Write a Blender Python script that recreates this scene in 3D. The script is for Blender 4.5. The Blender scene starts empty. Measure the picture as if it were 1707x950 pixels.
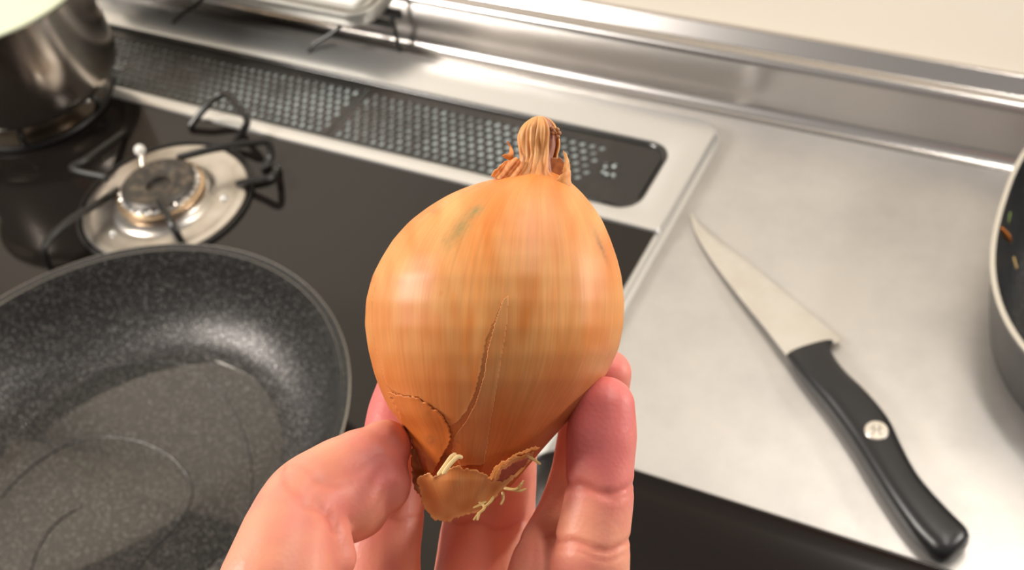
import bpy, bmesh, math, random
from mathutils import Vector, Matrix, noise
from mathutils.bvhtree import BVHTree
random.seed(7)
PI = math.pi
col = bpy.context.scene.collection
scene = bpy.context.scene

# ------------------------------------------------------------------ camera
W, H, F = 1707, 950, 2000.0
CAM = Vector((0.2540, -0.3802, 0.6126))
RX = Vector((0.88439101, 0.44902346, -0.12739887))
UX = Vector((-0.2485517, 0.68410261, 0.68573003))
FX = Vector((-0.39506277, 0.57478827, -0.71661974))
cd = bpy.data.cameras.new('camera'); cam = bpy.data.objects.new('camera', cd); col.objects.link(cam)
cd.sensor_width = 36.0; cd.lens = 36.0 * F / W; cd.clip_start = 0.01
m = Matrix((RX, UX, -FX)).transposed().to_4x4(); m.translation = CAM
cam.matrix_world = m
scene.camera = cam
cd.dof.use_dof = True; cd.dof.focus_distance = 0.262; cd.dof.aperture_fstop = 26.0

# ------------------------------------------------------------------ light
wd = bpy.data.worlds.new('world'); scene.world = wd; wd.use_nodes = True
wd.node_tree.nodes['Background'].inputs[0].default_value = (1.0, 0.95, 0.90, 1)
wd.node_tree.nodes['Background'].inputs[1].default_value = 0.22

def area(name, loc, target, sx, sy, power, color):
    l = bpy.data.lights.new(name, 'AREA'); l.shape = 'RECTANGLE'; l.size = sx; l.size_y = sy
    l.energy = power; l.color = color
    o = bpy.data.objects.new(name, l); col.objects.link(o); o.location = loc
    o.rotation_euler = (Vector(target) - Vector(loc)).to_track_quat('-Z', 'Y').to_euler()
    return o
area('room_lamp', (-1.13, -0.62, 1.12), (0, 0, 0.1), 0.42, 0.42, 26.0, (1.0, 0.93, 0.85))
area('cabinet_lamp', (0.28, 0.20, 0.95), (0.16, 0.10, 0.0), 0.80, 0.07, 4.4, (1.0, 0.94, 0.87))
area('sink_lamp', (0.74, 0.30, 0.44), (0.15, 0.05, 0.0), 0.40, 0.05, 4.6, (1.0, 0.94, 0.87))
scene.view_settings.view_transform = 'Standard'
scene.view_settings.look = 'None'
scene.view_settings.gamma = 1.0
scene.view_settings.use_curve_mapping = False
scene.view_settings.exposure = 0.26

# ------------------------------------------------------------------ helpers
def lin(c):
    return tuple(((v / 255) / 12.92 if v / 255 <= 0.04045 else ((v / 255 + 0.055) / 1.055) ** 2.4) for v in c)

def at(px, py, z):
    """world point where the view ray through a photo pixel meets height z"""
    d = FX + RX * ((px - W / 2) / F) - UX * ((py - H / 2) / F)
    return CAM + d * ((z - CAM.z) / d.z)

HD = 0.28      # distance of the onion's middle from the camera
def hp(px, py, z):
    """world point near the hand: photo pixel and millimetres towards the viewer"""
    D = HD - z / 1000.0
    return CAM + FX * D + RX * ((px - W / 2) * D / F) - UX * ((py - H / 2) * D / F)

def mat(name, color, rough=0.5, metal=0.0, spec=0.5, coat=0.0, bump=None, var=None, trans=0.0, ior=1.45, sss=0.0, aniso=0.0):
    m = bpy.data.materials.new(name); m.use_nodes = True
    nt = m.node_tree; b = nt.nodes['Principled BSDF']
    b.inputs['Base Color'].default_value = (*color, 1)
    b.inputs['Roughness'].default_value = rough
    b.inputs['Metallic'].default_value = metal
    b.inputs['Specular IOR Level'].default_value = spec
    b.inputs['Coat Weight'].default_value = coat
    b.inputs['Coat Roughness'].default_value = 0.08
    b.inputs['Transmission Weight'].default_value = trans
    b.inputs['IOR'].default_value = ior
    if sss:
        b.inputs['Subsurface Weight'].default_value = sss
        b.inputs['Subsurface Radius'].default_value = (1.0, 0.35, 0.2)
        b.inputs['Subsurface Scale'].default_value = 0.004
    tc = nt.nodes.new('ShaderNodeTexCoord')
    if bump:                                    # (scale, strength, stretch)
        mp = nt.nodes.new('ShaderNodeMapping'); mp.inputs['Scale'].default_value = bump[2] if len(bump) > 2 else (1, 1, 1)
        n = nt.nodes.new('ShaderNodeTexNoise'); n.inputs['Scale'].default_value = bump[0]; n.inputs['Detail'].default_value = 4
        bp = nt.nodes.new('ShaderNodeBump'); bp.inputs['Strength'].default_value = bump[1]; bp.inputs['Distance'].default_value = 0.0006
        nt.links.new(tc.outputs['Object'], mp.inputs[0]); nt.links.new(mp.outputs[0], n.inputs['Vector'])
        nt.links.new(n.outputs[0], bp.inputs['Height']); nt.links.new(bp.outputs[0], b.inputs['Normal'])
    if var:                                     # (scale, colour2, lo, hi)
        n = nt.nodes.new('ShaderNodeTexNoise'); n.inputs['Scale'].default_value = var[0]; n.inputs['Detail'].default_value = 5
        n.inputs['Roughness'].default_value = 0.65
        r = nt.nodes.new('ShaderNodeMapRange'); r.inputs[1].default_value = var[2]; r.inputs[2].default_value = var[3]
        mx = nt.nodes.new('ShaderNodeMix'); mx.data_type = 'RGBA'
        mx.inputs[6].default_value = (*color, 1); mx.inputs[7].default_value = (*var[1], 1)
        nt.links.new(tc.outputs['Object'], n.inputs['Vector']); nt.links.new(n.outputs[0], r.inputs[0])
        nt.links.new(r.outputs[0], mx.inputs[0]); nt.links.new(mx.outputs[2], b.inputs['Base Color'])
        if len(var) > 4:                        # roughness range too
            r2 = nt.nodes.new('ShaderNodeMapRange'); r2.inputs[1].default_value = var[2]; r2.inputs[2].default_value = var[3]
            r2.inputs[3].default_value = rough; r2.inputs[4].default_value = var[4]
            nt.links.new(n.outputs[0], r2.inputs[0]); nt.links.new(r2.outputs[0], b.inputs['Roughness'])
    return m

M = {}
M['wall'] = mat('cream wall panel', lin((246, 236, 220)), 0.45, bump=(6, 0.1))
M['counter'] = mat('brushed steel worktop', (0.54, 0.52, 0.495), 0.42, 0.70, bump=(60, 0.05), var=(9, (0.45, 0.435, 0.42), 0.42, 0.66, 0.46))
M['rail'] = mat('satin steel upstand', (0.62, 0.59, 0.565), 0.24, 1.0, bump=(25, 0.03))
M['trim'] = mat('bright steel trim', (0.68, 0.68, 0.67), 0.30, 0.8)
M['drip'] = mat('satin steel drip pan', (0.56, 0.53, 0.49), 0.30, 1.0, var=(30, (0.42, 0.38, 0.33), 0.45, 0.7))
M['glass'] = mat('black glass', (0.010, 0.008, 0.007), 0.045, spec=0.38)
M['enamel'] = mat('black enamel', (0.018, 0.017, 0.016), 0.22, coat=0.3)
M['iron'] = mat('black cast enamel', (0.012, 0.011, 0.010), 0.38)
M['vent'] = mat('dark vent plate', (0.019, 0.018, 0.017), 0.26, var=(16, (0.035, 0.030, 0.026), 0.45, 0.65))
M['ventfloor'] = mat('grey steel under the vent', (0.60, 0.70, 0.72), 0.36, 0.4, var=(11, (0.13, 0.13, 0.115), 0.42, 0.60))
M['brass'] = mat('brass burner ring', (0.55, 0.40, 0.26), 0.30, 1.0)
M['cap'] = mat('burnt burner cap', (0.06, 0.055, 0.05), 0.40, 0.6, var=(90, (0.20, 0.16, 0.12), 0.5, 0.7))
M['ceramic'] = mat('white ceramic', (0.75, 0.74, 0.70), 0.15)
M['pot'] = mat('polished pot steel', (0.55, 0.49, 0.43), 0.20, 1.0, bump=(40, 0.03))
M['paleglass'] = mat('pale green glass', lin((205, 212, 186)), 0.25, coat=0.4)
M['white'] = mat('white plastic', (0.85, 0.84, 0.80), 0.4)
M['greysteel'] = mat('grey tray rim', (0.42, 0.41, 0.38), 0.35, 0.6)
M['blade'] = mat('knife blade steel', (0.72, 0.70, 0.655), 0.32, 0.75, bump=(30, 0.05), var=(40, (0.66, 0.63, 0.57), 0.4, 0.7))
M['handle'] = mat('black knife handle', (0.012, 0.012, 0.013), 0.33)
M['rivet'] = mat('brushed rivet', (0.72, 0.68, 0.62), 0.35, 1.0)
M['etch'] = mat('etched rivet mark', (0.30, 0.28, 0.26), 0.5, 1.0)
M['tray'] = mat('dark brown lacquer', (0.009, 0.006, 0.0045), 0.21, coat=0.0)
M['panout'] = mat('dark red pan enamel', (0.16, 0.008, 0.010), 0.22, coat=0.4)
M['panblack'] = mat('black pan outside', (0.02, 0.02, 0.021), 0.3)
M['rimsteel'] = mat('worn bare rim', (0.62, 0.58, 0.50), 0.32, 0.8)
M['palerim'] = mat('pale worn rim', (0.60, 0.57, 0.50), 0.35, 0.6)
M['cabinet'] = mat('dark cabinet door', lin((70, 52, 42)), 0.3)
M['floor'] = mat('brown floor', lin((120, 92, 66)), 0.5, var=(3, lin((96, 70, 50)), 0.4, 0.6))
M['carrot'] = mat('fried carrot shred', lin((205, 120, 45)), 0.45)
M['green'] = mat('green herb shred', lin((110, 130, 50)), 0.5)
M['crumb'] = mat('onion crumb', lin((210, 175, 110)), 0.5)
M['oil'] = mat('cooking oil', (0.98, 0.97, 0.94), 0.02, trans=1.0, ior=1.47)
M['water'] = mat('water', (1, 1, 1), 0.02, trans=1.0, ior=1.33)
M['nail'] = mat('fingernail', lin((235, 180, 165)), 0.25, sss=0.2)

def speckle(name, dark, light, rough, scale):
    """non-stick coat with fine light metallic speckles"""
    m = bpy.data.materials.new(name); m.use_nodes = True; nt = m.node_tree; b = nt.nodes['Principled BSDF']
    b.inputs['Roughness'].default_value = rough; b.inputs['Metallic'].default_value = 0.45
    tc = nt.nodes.new('ShaderNodeTexCoord')
    v = nt.nodes.new('ShaderNodeTexVoronoi'); v.inputs['Scale'].default_value = scale
    n = nt.nodes.new('ShaderNodeTexNoise'); n.inputs['Scale'].default_value = scale * 0.5; n.inputs['Detail'].default_value = 3
    r = nt.nodes.new('ShaderNodeMapRange'); r.inputs[1].default_value = 0.42; r.inputs[2].default_value = 0.18
    r2 = nt.nodes.new('ShaderNodeMapRange'); r2.inputs[1].default_value = 0.46; r2.inputs[2].default_value = 0.58
    mu = nt.nodes.new('ShaderNodeMath'); mu.operation = 'MULTIPLY'
    mx = nt.nodes.new('ShaderNodeMix'); mx.data_type = 'RGBA'
    mx.inputs[6].default_value = (*dark, 1); mx.inputs[7].default_value = (*light, 1)
    L = nt.links.new
    L(tc.outputs['Object'], v.inputs['Vector']); L(tc.outputs['Object'], n.inputs['Vector'])
    L(v.outputs['Distance'], r.inputs[0]); L(n.outputs[0], r2.inputs[0])
    L(r.outputs[0], mu.inputs[0]); L(r2.outputs[0], mu.inputs[1]); L(mu.outputs[0], mx.inputs[0]); L(mx.outputs[2], b.inputs['Base Color'])
    bp = nt.nodes.new('ShaderNodeBump'); bp.inputs['Strength'].default_value = 0.03; bp.inputs['Distance'].default_value = 0.0003
    L(n.outputs[0], bp.inputs['Height']); L(bp.outputs[0], b.inputs['Normal'])
    return m
M['nonstick'] = speckle('speckled non-stick coat', (0.027, 0.025, 0.024), (0.40, 0.39, 0.37), 0.42, 1000)
M['nonstick2'] = speckle('black non-stick coat', (0.020, 0.021, 0.022), (0.10, 0.10, 0.10), 0.36, 700)

def tag(o, label=None, cat=None, group=None, kind=None):
    if label: o['label'] = label
    if cat: o['category'] = cat
    if group: o['group'] = group
    if kind: o['kind'] = kind
    return o

def empty(name, loc, label, cat, group=None):
    o = bpy.data.objects.new(name, None); col.objects.link(o); o.location = loc; o.empty_display_size = 0.02
    return tag(o, label, cat, group)

def obj(name, bm, m, parent=None, smooth=True, angle=None):
    bmesh.ops.recalc_face_normals(bm, faces=bm.faces)
    me = bpy.data.meshes.new(name); bm.to_mesh(me); bm.free()
    if smooth:
        for p in me.polygons: p.use_smooth = True
        try: me.set_sharp_from_angle(angle=math.radians(angle or 40))
        except Exception: pass
    me.materials.append(m)
    o = bpy.data.objects.new(name, me); col.objects.link(o)
    if parent:
        # vertices are given in world coordinates: shift them into the parent's frame
        g = Vector((0, 0, 0)); p = parent
        while p: g += p.location; p = p.parent
        me.transform(Matrix.Translation(-g)); o.parent = parent
    return o

def box(bm, x0, x1, y0, y1, z0, z1, bevel=0.0, seg=2):
    r = bmesh.ops.create_cube(bm, size=1)
    for v in r['verts']:
        v.co = Vector(((x0 + x1) / 2 + v.co.x * (x1 - x0), (y0 + y1) / 2 + v.co.y * (y1 - y0), (z0 + z1) / 2 + v.co.z * (z1 - z0)))
    if bevel:
        es = list({e for v in r['verts'] for e in v.link_edges})
        bmesh.ops.bevel(bm, geom=es, offset=bevel, segments=seg, profile=0.5, affect='EDGES')
    return bm

def lathe(bm, prof, c, n=64, close=False, sx=1, sy=1, n_exp=2.0):
    """profile of (r, z) turned round c; superellipse when n_exp > 2"""
    rings = []
    for r, z in prof:
        if r < 1e-7: rings.append([bm.verts.new((c[0], c[1], c[2] + z))]); continue
        ring = []
        for i in range(n):
            a = 2 * PI * i / n; ca, sa = math.cos(a), math.sin(a)
            k = (abs(ca) ** n_exp + abs(sa) ** n_exp) ** (-1 / n_exp)
            ring.append(bm.verts.new((c[0] + r * sx * ca * k, c[1] + r * sy * sa * k, c[2] + z)))
        rings.append(ring)
    pairs = list(zip(rings, rings[1:])) + ([(rings[-1], rings[0])] if close else [])
    for a, b in pairs:
        for i in range(n):
            j = (i + 1) % n
            if len(a) == 1 and len(b) == 1: break
            if len(a) == 1: bm.faces.new((a[0], b[i], b[j]))
            elif len(b) == 1: bm.faces.new((a[i], a[j], b[0]))
            else: bm.faces.new((a[i], a[j], b[j], b[i]))
    return bm

def smooth_path(pts, k=6):
    """Catmull-Rom through tuples of any length"""
    out = []
    P = [pts[0]] + list(pts) + [pts[-1]]
    for i in range(1, len(P) - 2):
        for s in range(k):
            t = s / k
            out.append(tuple(0.5 * ((2 * b) + (-a + c) * t + (2 * a - 5 * b + 4 * c - d) * t * t + (-a + 3 * b - 3 * c + d) * t ** 3)
                             for a, b, c, d in zip(P[i - 1], P[i], P[i + 1], P[i + 2])))
    out.append(tuple(pts[-1]))
    return out

def tube(bm, pts, rad, n=10, caps=True, flat=1.0):
    """swept tube; rad is a number or a list; round ends"""
    P = [Vector(p[:3]) for p in pts]
    R = rad if isinstance(rad, (list, tuple)) else [rad] * len(P)
    T = [(P[min(i + 1, len(P) - 1)] - P[max(i - 1, 0)]).normalized() for i in range(len(P))]
    up = Vector((0, 0, 1)) if abs(T[0].z) < 0.9 else Vector((1, 0, 0))
    nrm = (up - T[0] * up.dot(T[0])).normalized()
    rings = []
    def ring(c, t, nr, r):
        b = t.cross(nr)
        return [bm.verts.new(c + (nr * math.cos(2 * PI * k / n) * flat + b * math.sin(2 * PI * k / n)) * r) for k in range(n)]
    if caps:
        for f in (0.97, 0.75, 0.4):
            rings.append(ring(P[0] - T[0] * R[0] * f, T[0], nrm, R[0] * math.sqrt(max(1 - f * f, 0.01))))
    for i in range(len(P)):
        nrm = (nrm - T[i] * nrm.dot(T[i])).normalized()
        rings.append(ring(P[i], T[i], nrm, R[i]))
    if caps:
        for f in (0.4, 0.75, 0.97):
            rings.append(ring(P[-1] + T[-1] * R[-1] * f, T[-1], nrm, R[-1] * math.sqrt(max(1 - f * f, 0.01))))
    for a, b in zip(rings, rings[1:]):
        for k in range(n):
            bm.faces.new((a[k], a[(k + 1) % n], b[(k + 1) % n], b[k]))
    bm.faces.new(rings[0][::-1]); bm.faces.new(rings[-1])
    return bm

def rrect(x0, x1, y0, y1, radii, n=8):
    """rounded rectangle outline, anticlockwise from lower left; radii (ll, lr, ur, ul)"""
    out = []
    for (cx, cy, sx, sy, a0), r in zip(((x0, y0, 1, 1, PI), (x1, y0, -1, 1, 1.5 * PI), (x1, y1, -1, -1, 0), (x0, y1, 1, -1, 0.5 * PI)), radii):
        for i in range(n + 1):
            a = a0 + (PI / 2) * i / n
            out.append((cx + sx * r + r * math.cos(a), cy + sy * r + r * math.sin(a)))
    return out

def loft(bm, loops, close_ends=True):
    """loops: lists of 3D points, same length"""
    R = [[bm.verts.new(p) for p in L] for L in loops]
    n = len(R[0])
    for a, b in zip(R, R[1:]):
        for k in range(n):
            bm.faces.new((a[k], a[(k + 1) % n], b[(k + 1) % n], b[k]))
    if close_ends:
        bm.faces.new(R[0][::-1]); bm.faces.new(R[-1])
    return bm

# ------------------------------------------------------------------ setting
bm = bmesh.new(); box(bm, -1.6, 1.6, 0.37, 0.42, -0.85, 1.5)
tag(obj('wall_back', bm, M['wall'], smooth=False), kind='structure')
bm = bmesh.new(); box(bm, -1.6, 1.6, -1.9, 0.42, -0.90, -0.85)
tag(obj('floor', bm, M['floor'], smooth=False), kind='structure')

cab = empty('base_cabinet', (0, 0, -0.85), 'dark kitchen base cabinet carrying the steel worktop', 'cabinet')
bm = bmesh.new(); box(bm, -1.5, 1.5, -0.27, 0.365, -0.85, -0.03); obj('body', bm, M['cabinet'], cab, smooth=False)
for i in range(5):
    x = -1.5 + 0.6 * i
    bm = bmesh.new(); box(bm, x + 0.003, x + 0.597, -0.290, -0.2705, -0.80, -0.06, 0.002); d = obj('door', bm, M['cabinet'], cab)
    bm = bmesh.new(); tube(bm, [(x + 0.24, -0.315, -0.10), (x + 0.36, -0.315, -0.10)], 0.004)
    tube(bm, [(x + 0.25, -0.29, -0.10), (x + 0.25, -0.315, -0.10)], 0.003); tube(bm, [(x + 0.35, -0.29, -0.10), (x + 0.35, -0.315, -0.10)], 0.003)
    obj('handle', bm, M['trim'], d)

ct = empty('countertop', (0, 0, 0), 'brushed stainless steel worktop with smears, running along the cream wall', 'countertop')
bm = bmesh.new()
prof = [(-0.300, -0.030), (-0.300, -0.006), (-0.298, -0.002), (-0.294, 0.0)]
prof += [(0.335, 0.0), (0.335, -0.030)]
loft(bm, [[(x, y, z) for y, z in prof] for x in (-1.5, 1.5)])
obj('worktop', bm, M['counter'], ct, angle=60)
# upstand: cove, vertical face, rounded top edge, narrow ledge up to the wall
bm = bmesh.new()
prof = [(0.335, -0.030), (0.335, 0.0)]
for i in range(1, 8):
    a = (PI / 2) * i / 8; prof.append((0.335 + 0.012 * math.sin(a), 0.012 - 0.012 * math.cos(a)))
prof += [(0.3475, 0.016), (0.3485, 0.040)]
for i in range(0, 8):
    a = (PI / 2) * i / 7; prof.append((0.3485 + 0.007 * (1 - math.cos(a)), 0.043 + 0.007 * math.sin(a)))
prof += [(0.3585, 0.0500), (0.3605, 0.0510), (0.3655, 0.0620), (0.3669, 0.0628), (0.3695, 0.0628), (0.3695, -0.030)]
loft(bm, [[(x, y, z) for y, z in prof] for x in (-1.5, 1.5)])
obj('upstand', bm, M['rail'], ct, angle=50)

# ------------------------------------------------------------------ stove
SX0, SX1, SY0, SY1 = -0.752, 0.0, -0.262, 0.3125
stove = empty('gas_stove', (-0.376, 0.02, 0.0), 'built-in gas stove with black glass top and steel rear vent frame', 'stove')
bm = bmesh.new()      # rim tray under the glass, with a grooved side
o1 = lambda d, z, r=0.012: [(x, y, z) for x, y in rrect(SX0 + d, SX1 - d, SY0 + d, SY1 - d, (r, r, r, r))]
loft(bm, [o1(-0.002, 0.0003, 0.016), o1(-0.002, 0.0018, 0.016), o1(-0.0005, 0.0026), o1(0.0012, 0.0034), o1(0.0012, 0.0052), o1(0, 0.0060), o1(0, 0.0088), o1(0.0008, 0.0098), o1(0.003, 0.0100), o1(0.0062, 0.0100), o1(0.0064, 0.0050)])
obj('rim', bm, M['trim'], stove, angle=35)
bm = bmesh.new()
g = rrect(SX0 + 0.0035, SX1 - 0.0035, SY0 + 0.0035, 0.1865, (0.008, 0.008, 0.001, 0.001))
loft(bm, [[(x, y, 0.0101) for x, y in g], [(x, y, 0.0112) for x, y in g], [(x * 0.9995 - 0.0002, y, 0.0115) for x, y in g]])
obj('glass_top', bm, M['glass'], stove, angle=30)

# steel rear frame with a rounded opening
VX0, VX1, VY0, VY1 = -0.728, -0.0245, 0.1975, 0.2745
FR0 = 0.1835
bm = bmesh.new()
N = 10
def fr(z, d): return [(x, y, z) for x, y in rrect(SX0 + 0.0006 + d, SX1 - 0.0006 - d, FR0 + d, SY1 - 0.0006 - d, (0.003, 0.003, 0.016, 0.016), N)]
def op(z, d): return [(x, y, z) for x, y in rrect(VX0 - d, VX1 + d, VY0 - d, VY1 + d, (0.018,) * 4, N)]
loops = [fr(0.0102, 0), fr(0.0118, 0), fr(0.0132, 0.0008), fr(0.0136, 0.0022), op(0.0136, 0.0018), op(0.0130, 0.0004), op(0.0110, 0), op(0.0070, -0.0004)]
loft(bm, loops, close_ends=False)
obj('rear_frame', bm, M['trim'], stove, angle=35)
# black basin lip inside the opening
bm = bmesh.new()
loops = [op(0.0125, -0.0002), op(0.0127, -0.0012), op(0.0120, -0.0024), op(0.0095, -0.0036), op(0.0068, -0.0042)]
loft(bm, loops, close_ends=False)
bm.faces.new([bm.verts.new(p) for p in op(0.0068, -0.0040)])
obj('vent_basin', bm, M['enamel'], stove, angle=50)
bm = bmesh.new(); box(bm, VX0 + 0.02, VX1 - 0.03, VY0 + 0.006, VY1 - 0.006, 0.00685, 0.0090)
obj('vent_floor', bm, M['ventfloor'], stove, smooth=False)

def vent_plate(x0, x1, skip):
    """perforated plate: real round holes in a staggered grid"""
    bm = bmesh.new(); zt, zb = 0.0106, 0.0092
    px, py = 0.0084, 0.0073; r = 0.0027
    rows = 8; y0 = VY0 + 0.0095
    ya, yb = VY0 + 0.0048, VY1 - 0.0048
    nx = int((x1 - x0 - 0.006) / px)
    K = 12
    X0 = x0 + ((x1 - x0) - nx * px) / 2
    for j in range(rows):
        off = 0.5 * (j % 2)
        for i in range(nx):
            cx = X0 + (i + 0.25 + off) * px; cy = y0 + j * py
            a0, a1, b0, b1 = cx - px / 2, cx + px / 2, cy - py / 2, cy + py / 2
            if i == 0: a0 = x0
            if i == nx - 1: a1 = x1
            if j == 0: b0 = ya
            if j == rows - 1: b1 = yb
            sq = []
            for k in range(K):
                a = 2 * PI * (k + 0.5) / K; c, s = math.cos(a), math.sin(a); t = 1 / max(abs(c), abs(s))
                ux, uy = c * t, s * t
                sq.append((a1 if ux > 0.99 else a0 if ux < -0.99 else cx + ux * px / 2, b1 if uy > 0.99 else b0 if uy < -0.99 else cy + uy * py / 2))
            # exact corners
            cs = [(a1, b1), (a0, b1), (a0, b0), (a1, b0)]
            if skip(cx, cy, j):
                bm.faces.new([bm.verts.new((x, y, zt)) for x, y in ((a0, b0), (a1, b0), (a1, b1), (a0, b1))]); continue
            ho = [bm.verts.new((cx + r * 1.12 * math.cos(2 * PI * (k + 0.5) / K), cy + r * 1.12 * math.sin(2 * PI * (k + 0.5) / K), zt)) for k in range(K)]
            hm = [bm.verts.new((cx + r * math.cos(2 * PI * (k + 0.5) / K), cy + r * math.sin(2 * PI * (k + 0.5) / K), zt - 0.0003)) for k in range(K)]
            hb = [bm.verts.new((v.co.x, v.co.y, zb)) for v in hm]
            so = [bm.verts.new((x, y, zt)) for x, y in sq]
            for k in range(K):
                l = (k + 1) % K
                bm.faces.new((so[k], so[l], ho[l], ho[k])); bm.faces.new((ho[k], ho[l], hm[l], hm[k])); bm.faces.new((hm[k], hm[l], hb[l], hb[k]))
                (xa, ya_), (xb, yb_) = sq[k], sq[l]
                for q in cs:                                  # close the little corner triangles
                    if abs(xa - xb) > 1e-6 and abs(ya_ - yb_) > 1e-6 and abs(q[0] - (xa + xb) / 2) <= abs(xa - xb) / 2 + 1e-6 and abs(q[1] - (ya_ + yb_) / 2) <= abs(ya_ - yb_) / 2 + 1e-6:
                        bm.faces.new((so[k], bm.verts.new((*q, zt)), so[l])); break
    bmesh.ops.remove_doubles(bm, verts=bm.verts, dist=0.00002)
    return bm
XS = -0.300
def sk(cx, cy, j):
    if (cx + 0.062) ** 2 + (cy - 0.236) ** 2 < 0.0105 ** 2: return True
    if cx > -0.078: return True
    if cx > -0.098 and j in (0, 1): return True
    return False
b = vent_plate(XS + 0.0008, VX1 - 0.0048, sk)
o = obj('vent_grille', b, M['vent'], stove, smooth=False)
b = vent_plate(VX0 + 0.0048, XS - 0.0008, lambda x, y, j: (x + 0.545) ** 2 + (y - 0.226) ** 2 < 0.0105 ** 2 or x < -0.70)
obj('vent_grille', b, M['vent'], stove, smooth=False)
# finger holes: small dished cups with drops of light dots in them
for cx, cy in ((-0.0615, 0.2355), (-0.545, 0.226)):
    bm = bmesh.new(); lathe(bm, [(0.0092, 0.0), (0.0086, 0.0004), (0.0078, 0.0), (0.0066, -0.0022), (0, -0.0028)], (cx, cy, 0.0107), 32)
    fh = obj('finger_hole', bm, M['enamel'], stove)
    bm = bmesh.new()
    for dx, dy in ((-0.005, 0.003), (-0.0042, -0.0030), (-0.0005, -0.0045), (0.0045, -0.0036), (0.001, 0.0055)):
        bmesh.ops.create_uvsphere(bm, u_segments=10, v_segments=6, radius=0.0019, matrix=Matrix.Translation((cx + dx, cy + dy, 0.0095)))
    obj('bead', bm, M['ventfloor'], fh)

# burners
def burner(cx, cy, s, full):
    bm = bmesh.new()
    lathe(bm, [(0.066 * s, 0.0), (0.0662 * s, 0.0018), (0.064 * s, 0.0026), (0.058 * s, 0.0014), (0.044 * s, 0.0012), (0.040 * s, 0.0030), (0.037 * s, 0.0080), (0.033 * s, 0.0085), (0.033 * s, 0.0)], (cx, cy, 0.0116), 72)
    dp = obj('drip_pan', bm, M['drip'], stove)
    for a in (0.35, 2.5, 4.4):
        bm = bmesh.new(); bmesh.ops.create_uvsphere(bm, u_segments=12, v_segments=6, radius=0.0032, matrix=Matrix.Translation((cx + 0.049 * s * math.cos(a), cy + 0.049 * s * math.sin(a), 0.0130)))
        obj('stud', bm, M['trim'], dp)
    bm = bmesh.new()
    lathe(bm, [(0.0335 * s, 0.004), (0.0335 * s, 0.0095), (0.0315 * s, 0.0105), (0.0305 * s, 0.0105), (0.0305 * s, 0.0125), (0.0315 * s, 0.0130), (0.0315 * s, 0.0150), (0.030 * s, 0.0158), (0.024 * s, 0.0158)], (cx, cy, 0.0116), 64)
    bh = obj('burner_body', bm, M['trim'], stove)
    bm = bmesh.new(); lathe(bm, [(0.0338 * s, 0.0096), (0.0352 * s, 0.0104), (0.0352 * s, 0.0124), (0.0338 * s, 0.0131), (0.031 * s, 0.0128), (0.031 * s, 0.0098)], (cx, cy, 0.0116), 64, close=True)
    obj('burner_ring', bm, M['brass'], stove)
    bm = bmesh.new()
    lathe(bm, [(0.0292 * s, 0.0160), (0.0298 * s, 0.0185), (0.027 * s, 0.0208), (0.018 * s, 0.0205), (0.014 * s, 0.0175), (0.010 * s, 0.0175), (0.009 * s, 0.0140), (0, 0.0140)], (cx, cy, 0.0116), 64)
    obj('burner_cap', bm, M['cap'], stove)
    if full:       # flame ports: small teeth round the crown
        bm = bmesh.new()
        for k in range(28):
            a = 2 * PI * k / 28; c, q = math.cos(a), math.sin(a)
            tube(bm, [(cx + 0.0285 * s * c, cy + 0.0285 * s * q, 0.0290), (cx + 0.0318 * s * c, cy + 0.0318 * s * q, 0.0275)], 0.0009, 6)
        obj('flame_ports', bm, M['drip'], stove)

def grate(cx, cy, R, rot, skip=()):
    bm = bmesh.new()
    tube(bm, [(cx + R * math.cos(2 * PI * k / 48), cy + R * math.sin(2 * PI * k / 48), 0.0142) for k in range(49)], 0.0026, 8, caps=False)
    g = obj('grate', bm, M['iron'], stove)
    for k in range(6):
        if k in skip: continue
        a = rot + 2 * PI * k / 6; c, s = math.cos(a), math.sin(a)
        bm = bmesh.new()
        pts = smooth_path([(cx + (R - 0.001) * c, cy + (R - 0.001) * s, 0.0142), (cx + (R + 0.004) * c, cy + (R + 0.004) * s, 0.026), (cx + (R - 0.003) * c, cy + (R - 0.003) * s, 0.0322), (cx + 0.042 * c, cy + 0.042 * s, 0.0322)], 4)
        tube(bm, pts, 0.0026, 8); obj('prong', bm, M['iron'], g)
    return g
BC = (-0.381, 0.089)
burner(*BC, 1.0, True)
# the small rear burner's own wire grate, bent as in view
g = None
bm = bmesh.new(); tube(bm, [(BC[0] + 0.070 * math.cos(2 * PI * k / 48), BC[1] + 0.070 * math.sin(2 * PI * k / 48), 0.0130) for k in range(49)], 0.0014, 8, caps=False)
g = obj('grate', bm, M['iron'], stove)
wires = [[(318, 210, .0142), (340, 182, .024), (372, 156, .032), (398, 180, .034), (412, 202, .032), (400, 225, .022), (382, 246, .0142)],
         [(196, 318, .0142), (158, 342, .026), (118, 366, .033), (84, 396, .034), (74, 418, .030), (84, 446, .0142)],
         [(266, 338, .031), (278, 356, .033), (290, 380, .031), (306, 410, .0142)],
         [(300, 262, .028), (352, 249, .033), (420, 238, .033), (446, 238, .028), (452, 262, .018), (440, 280, .0142)],
         [(398, 306, .0142), (428, 300, .022), (452, 296, .026), (462, 280, .0142)],
         [(206, 222, .0142), (150, 262, .030), (120, 282, .032), (176, 296, .031)]]
for w in wires:
    bm = bmesh.new(); tube(bm, smooth_path([tuple(at(*p)) for p in w], 5), 0.0030, 8); obj('prong', bm, M['iron'], g)
bm = bmesh.new()     # igniter: pin with a shiny white ceramic head
e = at(240, 292, 0.024); e2 = at(236, 256, 0.034)
tube(bm, [tuple(e), tuple(e2)], 0.0022, 10); ig = obj('igniter', bm, M['drip'], stove)
bm = bmesh.new(); bmesh.ops.create_uvsphere(bm, u_segments=16, v_segments=10, radius=0.0046, matrix=Matrix.Translation(at(233, 250, 0.036)))
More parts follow.
